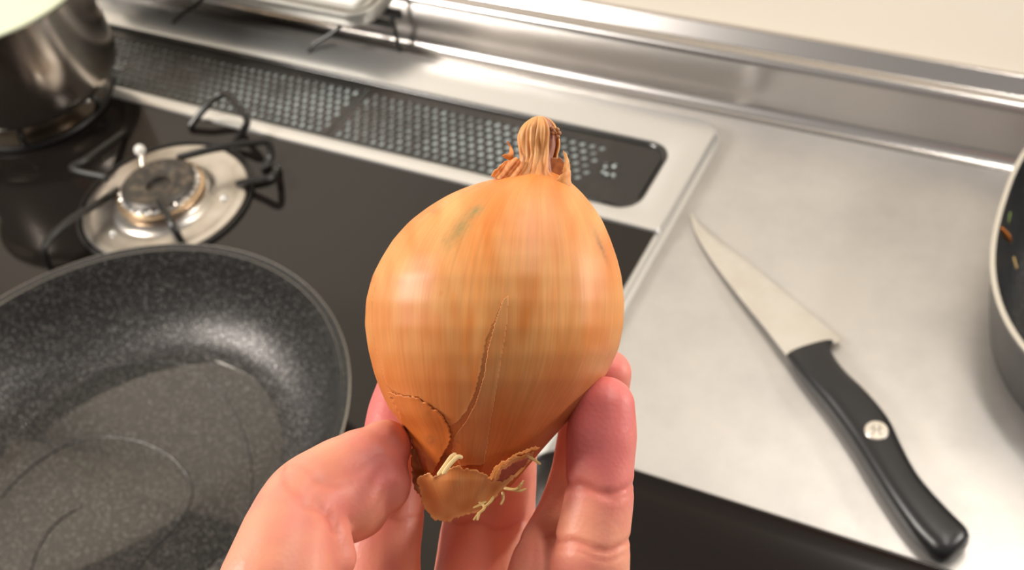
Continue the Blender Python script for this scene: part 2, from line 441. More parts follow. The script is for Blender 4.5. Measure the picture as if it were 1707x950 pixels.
obj('igniter_head', bm, M['ceramic'], ig)
PC = Vector((-0.212, -0.140, 0.0))       # frying pan axis
burner(PC.x, PC.y, 0.95, False); grate(PC.x, PC.y, 0.085, 0.3)
burner(-0.58, 0.155, 0.95, False); grate(-0.58, 0.155, 0.066, 0.1)

# ------------------------------------------------------------------ frying pan
pan = empty('frying_pan', (PC.x, PC.y, 0.035), 'speckled dark grey non-stick frying pan with oil, on the front burner', 'pan')
bm = bmesh.new()
prof = [(0, 0.0380), (0.092, 0.0380), (0.099, 0.0388), (0.106, 0.0415), (0.115, 0.0470), (0.1235, 0.0550), (0.131, 0.0660), (0.1365, 0.0770), (0.1395, 0.0855), (0.1415, 0.0888)]
lathe(bm, prof, (PC.x, PC.y, 0), 128); obj('inner_coat', bm, M['nonstick'], pan)
bm = bmesh.new()
lathe(bm, [(0.1414, 0.0887), (0.1418, 0.0892), (0.1446, 0.0896), (0.1458, 0.0893), (0.1455, 0.0882)], (PC.x, PC.y, 0), 128)
rm = obj('rim', bm, M['nonstick2'], pan)
for ra, rb, z in ((0.1409, 0.1416, 0.0891), (0.1449, 0.1461, 0.0897)):
    bm = bmesh.new(); lathe(bm, [(ra, z - 0.0008), ((ra + rb) / 2, z + 0.0002), (rb, z - 0.0010)], (PC.x, PC.y, 0), 128); obj('bare_edge', bm, M['rimsteel'], rm)
bm = bmesh.new()
lathe(bm, [(0.1455, 0.0882), (0.1440, 0.082), (0.139, 0.070), (0.130, 0.056), (0.117, 0.043), (0.105, 0.0365), (0.098, 0.0352), (0, 0.0352)], (PC.x, PC.y, 0), 128)
obj('outer_shell', bm, M['panout'], pan)
ha = math.radians(-112); hc, hs = math.cos(ha), math.sin(ha)
bm = bmesh.new()
hpth = smooth_path([(PC.x + r * hc, PC.y + r * hs, z) for r, z in ((0.142, 0.076), (0.165, 0.084), (0.21, 0.098), (0.28, 0.108), (0.33, 0.108))], 5)
tube(bm, hpth, [0.010 + 0.004 * math.sin(PI * i / len(hpth)) for i in range(len(hpth))], 16); obj('handle', bm, M['handle'], pan)
# raised spiral ridge on the pan floor, read from the visible turns and run on in between
for L in ([(62, 668), (105, 640), (150, 620), (210, 608), (262, 602), (310, 610), (352, 640), (385, 680), (408, 730), (419, 785), (416, 850), (398, 930), (360, 1010), (300, 1090)],
          [(-60, 930), (-30, 870), (12, 818), (56, 776), (104, 746), (160, 730), (215, 732), (262, 748), (298, 774), (320, 812), (312, 850), (286, 884), (256, 914), (228, 948), (190, 1010), (130, 1070)],
          [(40, 1010), (52, 950), (66, 910), (88, 878), (112, 858), (138, 845)]):
    P = smooth_path([tuple(at(x, y, 0.0384)) for x, y in L], 6)
    n = len(P); bm = bmesh.new()
    tube(bm, P, [0.0009 * min(1.0, 0.3 + min(i, n - 1 - i) / 10) for i in range(n)], 8)
    obj('spiral_ridge', bm, M['nonstick'], pan)
bm = bmesh.new()
lathe(bm, [(0, 0.0382), (0.0915, 0.0382), (0.0925, 0.0386), (0.0895, 0.0391), (0, 0.0391)], (PC.x, PC.y, 0), 96)
tag(obj('cooking_oil', bm, M['oil']), 'thin clear layer of cooking oil covering the floor of the frying pan', 'oil', kind='stuff')

# ------------------------------------------------------------------ saucepan at the back left
QC = (-0.580, 0.158)
pot = empty('saucepan', (QC[0], QC[1], 0.0345), 'polished steel saucepan with pale rim on the back left burner', 'pot')
bm = bmesh.new()
lathe(bm, [(0, 0.0352), (0.066, 0.0352), (0.074, 0.0362), (0.0785, 0.0400), (0.0800, 0.046), (0.0806, 0.09), (0.0812, 0.124), (0.0855, 0.1285), (0.0870, 0.1292), (0.0868, 0.1303), (0.0845, 0.1303), (0.0800, 0.127), (0.0792, 0.09), (0.078, 0.045), (0.070, 0.0375), (0, 0.0375)], (*QC, 0), 128)
obj('body', bm, M['pot'], pot)
bm = bmesh.new()
lathe(bm, [(0.0835, 0.1300), (0.0895, 0.1305), (0.0905, 0.1325), (0.0895, 0.1342), (0.0860, 0.1345), (0.070, 0.1385), (0.040, 0.1440), (0.012, 0.1460), (0, 0.1460), (0, 0.1440), (0.040, 0.1415), (0.070, 0.1360), (0.0835, 0.1315)], (*QC, 0), 96)
ld = obj('lid', bm, M['paleglass'], pot)
bm = bmesh.new(); lathe(bm, [(0, 0.146), (0.007, 0.146), (0.006, 0.154), (0.014, 0.160), (0.014, 0.166), (0.009, 0.169), (0, 0.169)], (*QC, 0), 32)
obj('lid_knob', bm, M['handle'], ld)
bm = bmesh.new()
tube(bm, smooth_path([(QC[0] - 0.079, QC[1] - 0.02, 0.105), (QC[0] - 0.11, QC[1] - 0.03, 0.112), (QC[0] - 0.23, QC[1] - 0.06, 0.118)], 5), 0.009, 12); obj('handle', bm, M['handle'], pot)

# ------------------------------------------------------------------ wire rack and tray behind the stove
rack = empty('wire_rack', (-0.42, 0.31, 0.0), 'low black wire rack standing behind the stove against the steel upstand', 'rack')
bm = bmesh.new()
box(bm, -0.66, -0.300, 0.316, 0.321, 0.037, 0.044, 0.0015)
obj('front_bar', bm, M['iron'], rack)
bm = bmesh.new(); box(bm, -0.66, -0.300, 0.332, 0.3385, 0.036, 0.044, 0.002); obj('rear_bar', bm, M['iron'], rack)
for x in (-0.345, -0.50):
    bm = bmesh.new()
    tube(bm, smooth_path([(x - 0.004, 0.318, 0.038), (x - 0.010, 0.310, 0.030), (x - 0.028, 0.298, 0.020), (x - 0.032, 0.292, 0.0160)], 5), 0.0019, 8)
    obj('leg', bm, M['iron'], rack)
for x in (-0.31, -0.65):
    bm = bmesh.new(); tube(bm, [(x, 0.334, 0.040), (x, 0.334, 0.0006)], 0.0019, 8); obj('leg', bm, M['iron'], rack)
bm = bmesh.new()
cp = []
for k in range(60):
    t = k / 59; a = t * 5 * PI
    cp.append((-0.520 - 0.05 * t + 0.010 * math.cos(a), 0.303 + 0.004 * math.sin(a), 0.056 + 0.010 * math.sin(a)))
tube(bm, cp, 0.0015, 7); obj('wire_coil', bm, M['iron'], rack)
for x in (-0.395, -0.44, -0.56, -0.60):
    bm = bmesh.new(); tube(bm, [(x, 0.306, 0.0445), (x, 0.336, 0.0445)], 0.0017, 7); obj('cross_wire', bm, M['iron'], rack)

tr = empty('serving_tray', (-0.47, 0.33, 0.047), 'steel rimmed tray with white inside, resting on the wire rack behind the stove', 'tray')
TX0, TX1, TY0, TY1 = -0.63, -0.3085, 0.2955, 0.362
def tl(d, z, r): return [(x, y, z) for x, y in rrect(TX0 + d, TX1 - d, TY0 + d, TY1 - d, (max(r - d, 0.003),) * 4, 10)]
bm = bmesh.new(); loft(bm, [tl(0.003, 0.0465, 0.024), tl(0.0, 0.053, 0.024), tl(0.0, 0.0595, 0.024), tl(0.0015, 0.0605, 0.024), tl(0.0045, 0.0598, 0.024), tl(0.0055, 0.055, 0.024)]); obj('outer_rim', bm, M['greysteel'], tr)
bm = bmesh.new(); loft(bm, [tl(0.0055, 0.0552, 0.024), tl(0.0065, 0.0580, 0.024), tl(0.0080, 0.0580, 0.024), tl(0.0085, 0.0552, 0.024)]); obj('seal', bm, M['iron'], tr)
bm = bmesh.new(); loft(bm, [tl(0.0085, 0.0552, 0.024), tl(0.0087, 0.0590, 0.024), tl(0.0115, 0.0590, 0.024), tl(0.0125, 0.0555, 0.024)]); obj('inner_rim', bm, M['greysteel'], tr)
bm = bmesh.new(); box(bm, TX0 + 0.02, TX1 - 0.021, TY0 + 0.0150, TY1 - 0.015, 0.0553, 0.0612, 0.0015); obj('white_inset', bm, M['white'], tr)

# ------------------------------------------------------------------ knife
tipw = at(1150, 355, 0.0012)
knife = empty('kitchen_knife', tuple(at(1350, 600, 0.0)), 'kitchen knife with black riveted handle lying on the steel worktop', 'knife')
spine = [(1150, 355, .0022), (1158, 385, .003), (1175, 416, .004), (1200, 452, .005), (1235, 497, .0065), (1272, 542, .008), (1311, 592, .0095)]
edge = [(1151, 355, .0020), (1172, 376, .0022), (1204, 403, .0024), (1245, 434, .0028), (1300, 480, .0036), (1352, 523, .0045), (1407, 568, .0055)]
S = smooth_path(spine, 6); E = smooth_path(edge, 6)
bm = bmesh.new(); loops = []
for s, e in zip(S, E):
    a, b = at(*s), at(*e); u = (b - a); th = 0.0009 * min(1, u.length / 0.012 + 0.15)
    up = Vector((0, 0, 1))
    loops.append([a - up * th, a + up * th, a + u * 0.6 + up * th * 0.8, a + u * 0.93 + up * th * 0.45, b, a + u * 0.93 - up * th * 0.45, a + u * 0.6 - up * th * 0.8])
loft(bm, loops); obj('blade', bm, M['blade'], knife, angle=25)
# handle stations: left and right outline, height of the middle
LH = [(1312, 593), (1328, 618), (1352, 650), (1384, 690), (1418, 738), (1450, 790), (1483, 842), (1520, 893), (1552, 926)]
RH = [(1389, 570), (1386, 588), (1408, 622), (1446, 660), (1482, 704), (1505, 752), (1532, 800), (1574, 848), (1608, 882)]
LH, RH = smooth_path(LH, 4), smooth_path(RH, 4)
nS = len(LH); bm = bmesh.new(); loops = []
for i in range(nS):
    t = i / (nS - 1)
    hz = 0.0085 + 0.0015 * t; th = 0.0052 + 0.0042 * min(1, t * 3)
    a, b = at(*LH[i], hz), at(*RH[i], hz); c = (a + b) / 2; h = (b - a) / 2
    loops.append([c + h * math.copysign(abs(math.cos(q)) ** 0.72, math.cos(q)) + Vector((0, 0, th)) * math.copysign(abs(math.sin(q)) ** 0.82, math.sin(q)) for q in [2 * PI * k / 28 for k in range(28)]])
for f, g_ in ((0.96, 0.35), (0.85, 0.62), (0.62, 0.85)):      # rounded butt
    pass
c0 = sum(loops[-1], Vector()) / 28; dr = (c0 - sum(loops[-4], Vector()) / 28).normalized()
for d, s in ((0.003, 0.95), (0.0055, 0.84), (0.0072, 0.66), (0.0080, 0.4)):
    loops.append([c0 + dr * d + (p - c0) * s for p in loops[nS - 1]])
loft(bm, loops); obj('handle', bm, M['handle'], knife, angle=60)
rp = at(1461, 718, 0.0184)
bm = bmesh.new(); lathe(bm, [(0, 0.0012), (0.0064, 0.0010), (0.0070, 0.0004), (0.0070, -0.004)], rp, 32); rv = obj('rivet', bm, M['rivet'], knife)
tag(rv, 'round steel rivet with a small etched mark')
bm = bmesh.new()       # the etched mark: two small upright figures side by side
yv = (at(1461, 700, .0184) - rp).normalized(); xv = (at(1480, 718, .0184) - rp).normalized()
def rpt(x, y): return tuple(rp + xv * x + yv * y + Vector((0, 0, 0.0012)))
for sx in (-1, 1):
    tube(bm, [rpt(sx * 0.0016, -0.003), rpt(sx * 0.0016, 0.0016)], 0.00035, 6)
    tube(bm, [rpt(sx * 0.0016, 0.0006), rpt(sx * 0.0036, 0.0014)], 0.0003, 6); tube(bm, [rpt(sx * 0.0016, -0.003), rpt(sx * 0.0032, -0.0034)], 0.0003, 6)
    tube(bm, [rpt(sx * 0.0016, 0.0028), rpt(sx * 0.0017, 0.0030)], 0.0006, 6)
tube(bm, [rpt(-0.0016, 0.0), rpt(0.0016, 0.0)], 0.0003, 6)
obj('emblem', bm, M['etch'], rv)

# ------------------------------------------------------------------ lacquer tray in front
lt = empty('lacquer_tray', (0.2, -0.13, 0.0), 'glossy dark brown lacquer tray with raised rim, at the bottom right edge', 'tray')
A_, B_ = at(894, 729, 0.020), at(1500, 922, 0.020)
ux = (B_ - A_); ux.z = 0; ux.normalize(); vy = Vector((-ux.y, ux.x, 0))
def lloop(d, z, r): return [A_ * 1.0 + ux * x + vy * y + Vector((0, 0, z - 0.020)) for x, y in rrect(0.0 + d, 0.42 - d, -0.27 + d, 0.0 - d, (max(r - d, 0.002),) * 4, 8)]
bm = bmesh.new()
loft(bm, [lloop(0.016, 0.0005, 0.03), lloop(0.008, 0.0010, 0.03), lloop(0.003, 0.006, 0.03), lloop(0.0005, 0.017, 0.03), lloop(0.0, 0.0195, 0.03), lloop(0.0008, 0.0205, 0.03), lloop(0.0022, 0.0203, 0.03), lloop(0.0032, 0.0190, 0.03), lloop(0.0045, 0.0183, 0.03), lloop(0.012, 0.0172, 0.03), lloop(0.022, 0.0150, 0.035), lloop(0.032, 0.0118, 0.04), lloop(0.041, 0.0078, 0.05), lloop(0.049, 0.0046, 0.055), lloop(0.058, 0.0028, 0.06), lloop(0.072, 0.0022, 0.075)])
obj('tray_body', bm, M['tray'], lt, angle=60)
# crumb on the tray
bm = bmesh.new()
c = at(1180, 930, 0.0068); tube(bm, smooth_path([tuple(c + Vector(v)) for v in ((-0.0022, -0.0005, 0), (0.0, 0, 0.0004), (0.0012, 0.001, 0.0003), (0.0024, 0.0034, 0.0002))], 3), [0.0008, 0.0013, 0.0016, 0.0015, 0.0014, 0.0010, 0.0008, 0.0006, 0.0005, 0.0004][:10], 8)
tag(obj('onion_crumb', bm, M['crumb']), 'tiny yellowish crumb lying on the dark lacquer tray', 'crumb')

# ------------------------------------------------------------------ pan at the right edge
rpc = (0.3560, 0.238, 0.0)
rpn = empty('deep_frying_pan', rpc, 'black deep pan with pale rim at the right edge, on the worktop', 'pan')
def ovl(k, z, up=0.130, dn=0.160, n=128):
    """oval outline, k = scale; the back is flatter than the front"""
    out = []
    for i in range(n):
        a = 2 * PI * i / n; c, q = math.cos(a), math.sin(a); f = (abs(c) ** 2.6 + abs(q) ** 2.6) ** (-1 / 2.6)
        out.append((rpc[0] + 0.1415 * k * c * f, rpc[1] + (up if q > 0 else dn) * k * q * f, z))
    return out
def ovals(loops, cap=True):
    b = bmesh.new(); loft(b, loops, close_ends=False)
    if cap: b.faces.new([b.verts.new(p) for p in loops[-1]]); bmesh.ops.remove_doubles(b, verts=b.verts, dist=1e-6)
    return b
obj('inner_coat', ovals([ovl(0.980, 0.0672, 0.128), ovl(0.972, 0.062, 0.124), ovl(0.950, 0.045, 0.114), ovl(0.905, 0.020, 0.110), ovl(0.86, 0.009, 0.110), ovl(0.80, 0.005, 0.110)]), M['nonstick2'], rpn)
obj('rim', ovals([ovl(0.978, 0.0660, 0.128), ovl(0.980, 0.0676, 0.129), ovl(0.990, 0.0684), ovl(1.0, 0.0678), ovl(1.0, 0.0664), ovl(0.99, 0.0655)], False), M['palerim'], rpn)
obj('outer_shell', ovals([ovl(0.994, 0.0662), ovl(0.985, 0.0632, 0.125), ovl(0.978, 0.056, 0.1115), ovl(0.965, 0.030, 0.111), ovl(0.945, 0.010, 0.111), ovl(0.90, 0.002, 0.111), ovl(0.84, 0.0005, 0.111)]), M['panblack'], rpn)
bm = bmesh.new(); tube(bm, smooth_path([(0.49, 0.20, 0.050), (0.53, 0.195, 0.062), (0.64, 0.18, 0.078)], 5), 0.011, 14); obj('handle', bm, M['handle'], rpn)
def scrap(name, pts, r, mt, label, cat):
    bm = bmesh.new(); tube(bm, smooth_path(pts, 3), r, 8, flat=0.5); tag(obj(name, bm, mt), label, cat)
tree = None
def on_pan(px, py):          # point on the inside slope under a photo pixel
    d = (FX + RX * ((px - W / 2) / F) - UX * ((py - H / 2) / F)).normalized()
    dg = bpy.context.evaluated_depsgraph_get()
    hit = scene.ray_cast(dg, CAM, d)
    return hit[1] + hit[2] * 0.0006
bpy.context.view_layer.update()
scrap('carrot_shred', [tuple(on_pan(*p)) for p in ((1669, 380), (1674, 388), (1680, 396), (1684, 402))], [0.0020, 0.0026, 0.0030, 0.0034, 0.0036, 0.0036, 0.0032, 0.0028, 0.0022, 0.0018], M['carrot'], 'orange carrot shred stuck inside the black pan at right', 'food scrap')
scrap('herb_shred', [tuple(on_pan(*p)) for p in ((1684, 354), (1682, 362), (1681, 370))], 0.0011, M['green'], 'green herb shred stuck inside the black pan, above the carrot shred', 'food scrap')
scrap('brown_shred', [tuple(on_pan(*p)) for p in ((1690, 430), (1692, 438), (1694, 446))], 0.0013, M['crumb'], 'small brown food scrap inside the black pan, below the carrot shred', 'food scrap')

# ------------------------------------------------------------------ onion
def attr_mat(name, rough, sss=0.0, streak=None, coat=0.0):
    """base colour from a painted-on skin colour attribute, broken up by fine fibre streaks along the bulb"""
    m = bpy.data.materials.new(name); m.use_nodes = True; nt = m.node_tree; b = nt.nodes['Principled BSDF']; L = nt.links.new
    b.inputs['Roughness'].default_value = rough; b.inputs['Coat Weight'].default_value = coat; b.inputs['Coat Roughness'].default_value = 0.35
    if sss:
        b.inputs['Subsurface Weight'].default_value = sss; b.inputs['Subsurface Radius'].default_value = (1.0, 0.4, 0.2); b.inputs['Subsurface Scale'].default_value = 0.003
    a = nt.nodes.new('ShaderNodeAttribute'); a.attribute_name = 'tint'
    if streak:
        uv = nt.nodes.new('ShaderNodeAttribute'); uv.attribute_name = 'fibre'
        mp = nt.nodes.new('ShaderNodeMapping'); mp.inputs['Scale'].default_value = streak
        n = nt.nodes.new('ShaderNodeTexNoise'); n.inputs['Scale'].default_value = 1; n.inputs['Detail'].default_value = 5; n.inputs['Roughness'].default_value = 0.6
        r = nt.nodes.new('ShaderNodeMapRange'); r.inputs[1].default_value = 0.3; r.inputs[2].default_value = 0.7; r.inputs[3].default_value = 0.90; r.inputs[4].default_value = 1.08
        mx = nt.nodes.new('ShaderNodeVectorMath'); mx.operation = 'SCALE'
        L(uv.outputs['Vector'], mp.inputs[0]); L(mp.outputs[0], n.inputs['Vector']); L(n.outputs[0], r.inputs[0])
        L(a.outputs['Color'], mx.inputs[0]); L(r.outputs[0], mx.inputs['Scale']); L(mx.outputs[0], b.inputs['Base Color'])
        bp = nt.nodes.new('ShaderNodeBump'); bp.inputs['Strength'].default_value = 0.12; bp.inputs['Distance'].default_value = 0.0003
        L(n.outputs[0], bp.inputs['Height']); L(bp.outputs[0], b.inputs['Normal'])
    else:
        L(a.outputs['Color'], b.inputs['Base Color'])
    return m
M['onion'] = attr_mat('dry onion skin', 0.47, 0.0, (38, 38, 4.0))
M['paper'] = attr_mat('papery onion skin', 0.48, 0.2, (40, 40, 5.0))

ROWS = [(288, 862, 925), (294, 846, 936), (300, 818, 946), (310, 783, 957), (325, 748, 972), (345, 715, 988), (370, 683, 1004), (400, 656, 1017), (430, 637, 1027), (460, 622, 1034),
        (500, 612, 1038), (540, 611, 1037), (580, 617, 1029), (620, 626, 1011), (650, 637, 989), (680, 651, 965), (705, 671, 943), (730, 684, 919), (755, 696, 897), (780, 706, 876),
        (800, 716, 860), (820, 728, 842), (838, 745, 820), (848, 765, 800)]
def row(y):
    if y <= ROWS[0][0]: return ROWS[0][1:]
    for (a, l0, r0), (b, l1, r1) in zip(ROWS, ROWS[1:]):
        if y <= b:
            t = (y - a) / (b - a); return l0 + (l1 - l0) * t, r0 + (r1 - r0) * t
    return ROWS[-1][1:]
yy = [288 + (848 - 288) * i / 170 for i in range(171)]
LR = [row(y) for y in yy]
for _ in range(5):
    LR = [LR[0]] + [tuple((a[k] + 2 * b[k] + c[k]) / 4 for k in (0, 1)) for a, b, c in zip(LR, LR[1:], LR[2:])] + [LR[-1]]
def ext(y):
    t = max(0, min(169.999, (y - 288) / 560 * 170)); i = int(t); f = t - i
    return tuple(LR[i][k] * (1 - f) + LR[i + 1][k] * f for k in (0, 1))
SC = HD * 1000 / F      # mm per photo pixel in the onion's middle plane
def front(px, py):
    """height in mm over the middle plane where the view ray meets the bulb; the silhouette's depth outside it"""
    d = (FX + RX * ((px - W / 2) / F) - UX * ((py - H / 2) / F)).normalized()
    h = BV.ray_cast(CAM, d, 1.0)
    if h[0] is None:
        return front_flat(px, py)
    return (HD - (h[0] - CAM).dot(FX)) * 1000
def front_flat(px, py):
    """height in mm of the bulb's front over its middle plane"""
    l, r = ext(py); c, h = (l + r) / 2, (r - l) / 2
    u = max(-0.995, min(0.995, (px - c) / h))
    return h * SC * 0.98 * math.sqrt(1 - u * u)
def mixc(a, b, t): return tuple(x + (y - x) * t for x, y in zip(a, b))
TAN, ORG, DEEP, PINK, GREEN, DARK = lin((216, 150, 86)), lin((206, 122, 52)), lin((198, 98, 34)), lin((190, 112, 80)), lin((140, 122, 72)), lin((100, 60, 34))
STAINS = [(792, 352, 17, 9, -0.6, 0.95, GREEN), (768, 380, 26, 13, -0.95, 0.9, GREEN), (745, 402, 16, 20, -0.5, 0.35, GREEN), (722, 352, 14, 7, 0.0, 0.5, DEEP), (1003, 412, 5, 26, -0.35, 0.7, DARK), (990, 385, 8, 20, -0.5, 0.3, GREEN),
          (668, 470, 7, 9, 0, 0.45, DEEP), (726, 462, 5, 10, 0, 0.35, DEEP), (734, 490, 4, 5, 0, 0.5, DEEP), (718, 735, 7, 10, -0.2, 0.9, lin((85, 62, 48))), (716, 688, 6, 6, 0, 0.5, DARK), (838, 573, 4, 4, 0, 0.6, DARK), (870, 355, 10, 8, 0, 0.3, DEEP), (617, 462, 6, 10, 0, 0.8, lin((190, 70, 30))),
          (742, 762, 8, 11, -0.5, 0.6, DARK)]
def skin_colour(px, py, side=1.0):
    n1 = noise.noise(Vector((px / 60, py / 130, 3))); n2 = noise.noise(Vector((px / 18, py / 60, 9)))
    c = mixc(TAN, ORG, max(0, min(1, 0.45 + n1 * 1.0 + n2 * 0.6)))
    neck = max(0, min(1, (345 - py) / 60)); c = mixc(c, ORG, neck * 0.6)
    t = max(0, min(1, (py - 560 + n1 * 40) / 190)); c = mixc(c, DEEP, t * 0.85)
    q = max(0, min(1, (px - 850) / 120)) * max(0, min(1, (py - 560) / 120)); c = mixc(c, PINK, q * 0.6)
    if side > 0:
        for sx, sy, a, b, rot, k, cc in STAINS:
            dx, dy = px - sx, py - sy; x = dx * math.cos(rot) + dy * math.sin(rot); y = -dx * math.sin(rot) + dy * math.cos(rot)
            d = (x / a) ** 2 + (y / b) ** 2
            if d < 6: c = mixc(c, cc, k * math.exp(-d) * (0.8 + 0.6 * noise.noise(Vector((px / 5, py / 5, 1)))))
    return c

ON = empty('onion', tuple(hp(826, 520, 0)), 'whole yellow onion with dry papery skin, held upright between the fingers', 'onion')
def finish(name, bm, m, parent, cols, fib, thick=None, smooth=True):
    me = bpy.data.meshes.new(name); bm.verts.ensure_lookup_table()
    bm.to_mesh(me); bm.free()
    for p in me.polygons: p.use_smooth = smooth
    at_ = me.color_attributes.new('tint', 'FLOAT_COLOR', 'POINT'); fb = me.attributes.new('fibre', 'FLOAT_VECTOR', 'POINT')
    for i in range(len(me.vertices)):
        at_.data[i].color = (*cols[i], 1); fb.data[i].vector = fib[i]
    me.materials.append(m); o = bpy.data.objects.new(name, me); col.objects.link(o)
    g = Vector((0, 0, 0)); p = parent
    while p: g += p.location; p = p.parent
    me.transform(Matrix.Translation(-g)); o.parent = parent
    if thick:
        md = o.modifiers.new('Solidify', 'SOLIDIFY'); md.thickness = thick; md.offset = 0
    return o

NA = 260
bm = bmesh.new(); cols = []; fib = []; rings = []
for y in yy:
    l, r = ext(y); c, h = (l + r) / 2, (r - l) / 2; ring = []
    for k in range(NA):
        a = 2 * PI * k / NA; x = c + h * math.cos(a)
        wob = 0.10 * math.sin(a * 9 + 0.6) + 0.07 * math.sin(a * 17 + y / 90) + 0.25 * noise.noise(Vector((math.cos(a) * 2, math.sin(a) * 2, y / 90)))
        d = h * SC * 0.98 * math.sin(a)
        ring.append(bm.verts.new(hp(c, y, 0) + RX * ((h * SC * math.cos(a) + wob * math.cos(a)) / 1000) - FX * ((d + wob * math.sin(a)) / 1000)))
        kk = HD / (HD - d / 1000); cols.append(skin_colour(W / 2 + (x - W / 2) * kk, H / 2 + (y - H / 2) * kk, math.sin(a) + 0.02)); fib.append((math.cos(a), math.sin(a), (y - 288) / 560 + 0.35 * noise.noise(Vector((math.cos(a) * 3, math.sin(a) * 3, 2)))))
    rings.append(ring)
for a, b in zip(rings, rings[1:]):
    for k in range(NA): bm.faces.new((a[k], b[k], b[(k + 1) % NA], a[(k + 1) % NA]))
bm.faces.new(rings[0]); bm.faces.new(rings[-1][::-1])
bmesh.ops.recalc_face_normals(bm, faces=bm.faces)
BV = BVHTree.FromBMesh(bm)
finish('bulb', bm, M['onion'], ON, cols, fib)

def inside(poly, x, y):
    c = False; j = len(poly) - 1
    for i in range(len(poly)):
        xi, yi = poly[i]; xj, yj = poly[j]
        if (yi > y) != (yj > y) and x < (xj - xi) * (y - yi) / (yj - yi) + xi: c = not c
        j = i
    return c
def edged(poly, x, y):
    best = 1e9
    for (x0, y0), (x1, y1) in zip(poly, poly[1:] + poly[:1]):
        dx, dy = x1 - x0, y1 - y0; t = max(0, min(1, ((x - x0) * dx + (y - y0) * dy) / (dx * dx + dy * dy + 1e-9)))
        best = min(best, math.hypot(x - x0 - t * dx, y - y0 - t * dy))
    return best
def sheet(name, poly, zf, colf, step=2.5, thick=0.00018, jag=1.5, m=None):
    """thin piece of dry skin: outline and a height function; edges slightly torn"""
    xs = [p[0] for p in poly]; ys = [p[1] for p in poly]
    x0, y0 = min(xs) - 4, min(ys) - 4; nx = int((max(xs) - x0 + 4) / step) + 1; ny = int((max(ys) - y0 + 4) / step) + 1
    bm = bmesh.new(); vs = {}; cols = []; fib = []
    keep = {}
    for j in range(ny):
        for i in range(nx):
            x, y = x0 + i * step, y0 + j * step
            jx = x + jag * noise.noise(Vector((x / 7, y / 7, 5))) * 2; jy = y + jag * noise.noise(Vector((x / 7, y / 7, 8))) * 2
            keep[i, j] = inside(poly, jx, jy)
    def V(i, j):
        if (i, j) not in vs:
            x, y = x0 + i * step, y0 + j * step; d = edged(poly, x, y)
            vs[i, j] = bm.verts.new(hp(x, y, zf(x, y, d)))
            cols.append(colf(x, y, d)); kk = 1 - zf(x, y, d) / 1000 / HD; fx, fy = W / 2 + (x - W / 2) * kk, H / 2 + (y - H / 2) * kk
            l, r = ext(fy); u = max(-1, min(1, (fx - (l + r) / 2) / max(20, (r - l) / 2))); fib.append((u, math.sqrt(1 - u * u), (fy - 288) / 560 + 0.35 * noise.noise(Vector((u * 3, math.sqrt(1 - u * u) * 3, 2)))))
        return vs[i, j]
    for j in range(ny - 1):
        for i in range(nx - 1):
            q = [(i, j), (i + 1, j), (i + 1, j + 1), (i, j + 1)]
            k = [p for p in q if keep[p]]
            if len(k) == 4: bm.faces.new([V(*p) for p in q][::-1])
            elif len(k) == 3: bm.faces.new([V(*p) for p in k][::-1])
    return finish(name, bm, m or M['paper'], ON, cols, fib, thick)
skinc = lambda x, y, d: skin_colour(x, y)
def lift(base, edge_lift, w): return lambda x, y, d: front(x, y) + base + edge_lift * math.exp(-d / w)
lighter = lambda k: (lambda x, y, d: mixc(skin_colour(x, y - 60), (0.86, 0.50, 0.22), k + 0.25 * math.exp(-d / 3)))
# outer skin on the left half, torn along its lower edge and down the middle seam
def outc(x, y, d):
    c = skin_colour(x, min(y, 640)); band = max(0, min(1, (y - 512 - 8 * noise.noise(Vector((x / 20, 0, 2)))) / 16)) * 0.35 * max(0, min(1, (760 - x) / 30))
    return mixc(mixc(c, DEEP, band * 0.5), (0.80, 0.44, 0.20), 0.16 * math.exp(-d / 3))
sheet('outer_skin', [(868, 306), (862, 360), (852, 430), (842, 490), (828, 530), (812, 565), (804, 610), (795, 650), (780, 684), (762, 706), (748, 712), (738, 694), (716, 682), (700, 664), (672, 660), (652, 652), (642, 640), (630, 600), (621, 560), (618, 500), (628, 460), (644, 430), (662, 400), (688, 374), (720, 350), (754, 330), (792, 314)],
      lambda x, y, d: front(x, y) - 0.10 + 0.24 * max(0, min(1, (y - 470) / 120)) + 0.10 * math.exp(-d / 3) * (1 if y > 600 else 0), outc, jag=0.5, step=2, thick=0.00006, m=M['onion'])
# strips right of the seam, almost the colour of the skin under them
sheet('skin_strip', [(838, 500), (848, 490), (846, 540), (836, 600), (826, 660), (816, 720), (808, 775), (768, 778), (752, 752), (756, 728), (775, 704), (792, 672), (806, 628), (812, 585), (824, 540)],
      lambda x, y, d: front(x, y) + 0.10 + 0.12 * math.exp(-d / 3), lambda x, y, d: mixc(skin_colour(x, y - 25), (0.80, 0.46, 0.24), 0.06 + 0.22 * math.exp(-d / 2)), jag=0.4, step=1.6, thick=0.0001, m=M['onion'])
# bright orange flap at the lower left, ending in a point
sheet('orange_flap', [(646, 652), (672, 658), (700, 664), (722, 680), (738, 692), (752, 716), (752, 738), (740, 758), (728, 778), (720, 796), (714, 788), (708, 768), (694, 744), (682, 728), (668, 700)],
      lambda x, y, d: max(front(x, y), 10 * math.sqrt(max(0, 1 - ((x - 728) / 62) ** 2))) + 0.45 + 0.3 * math.exp(-d / 4), lambda x, y, d: mixc(mixc(lin((222, 116, 48)), skin_colour(x, y), 0.6), DEEP, 0.3 * math.exp(-d / 5)))
# brown sheet behind, beside the thumb
sheet('brown_scrap', [(684, 716), (700, 742), (716, 775), (722, 800), (712, 838), (694, 822), (686, 802), (684, 760)],
      lambda x, y, d: 2.5 + 1.2 * math.sin(y / 9), lambda x, y, d: mixc(lin((120, 70, 34)), lin((150, 105, 60)), 0.5 + noise.noise(Vector((x / 8, y / 8, 0)))))
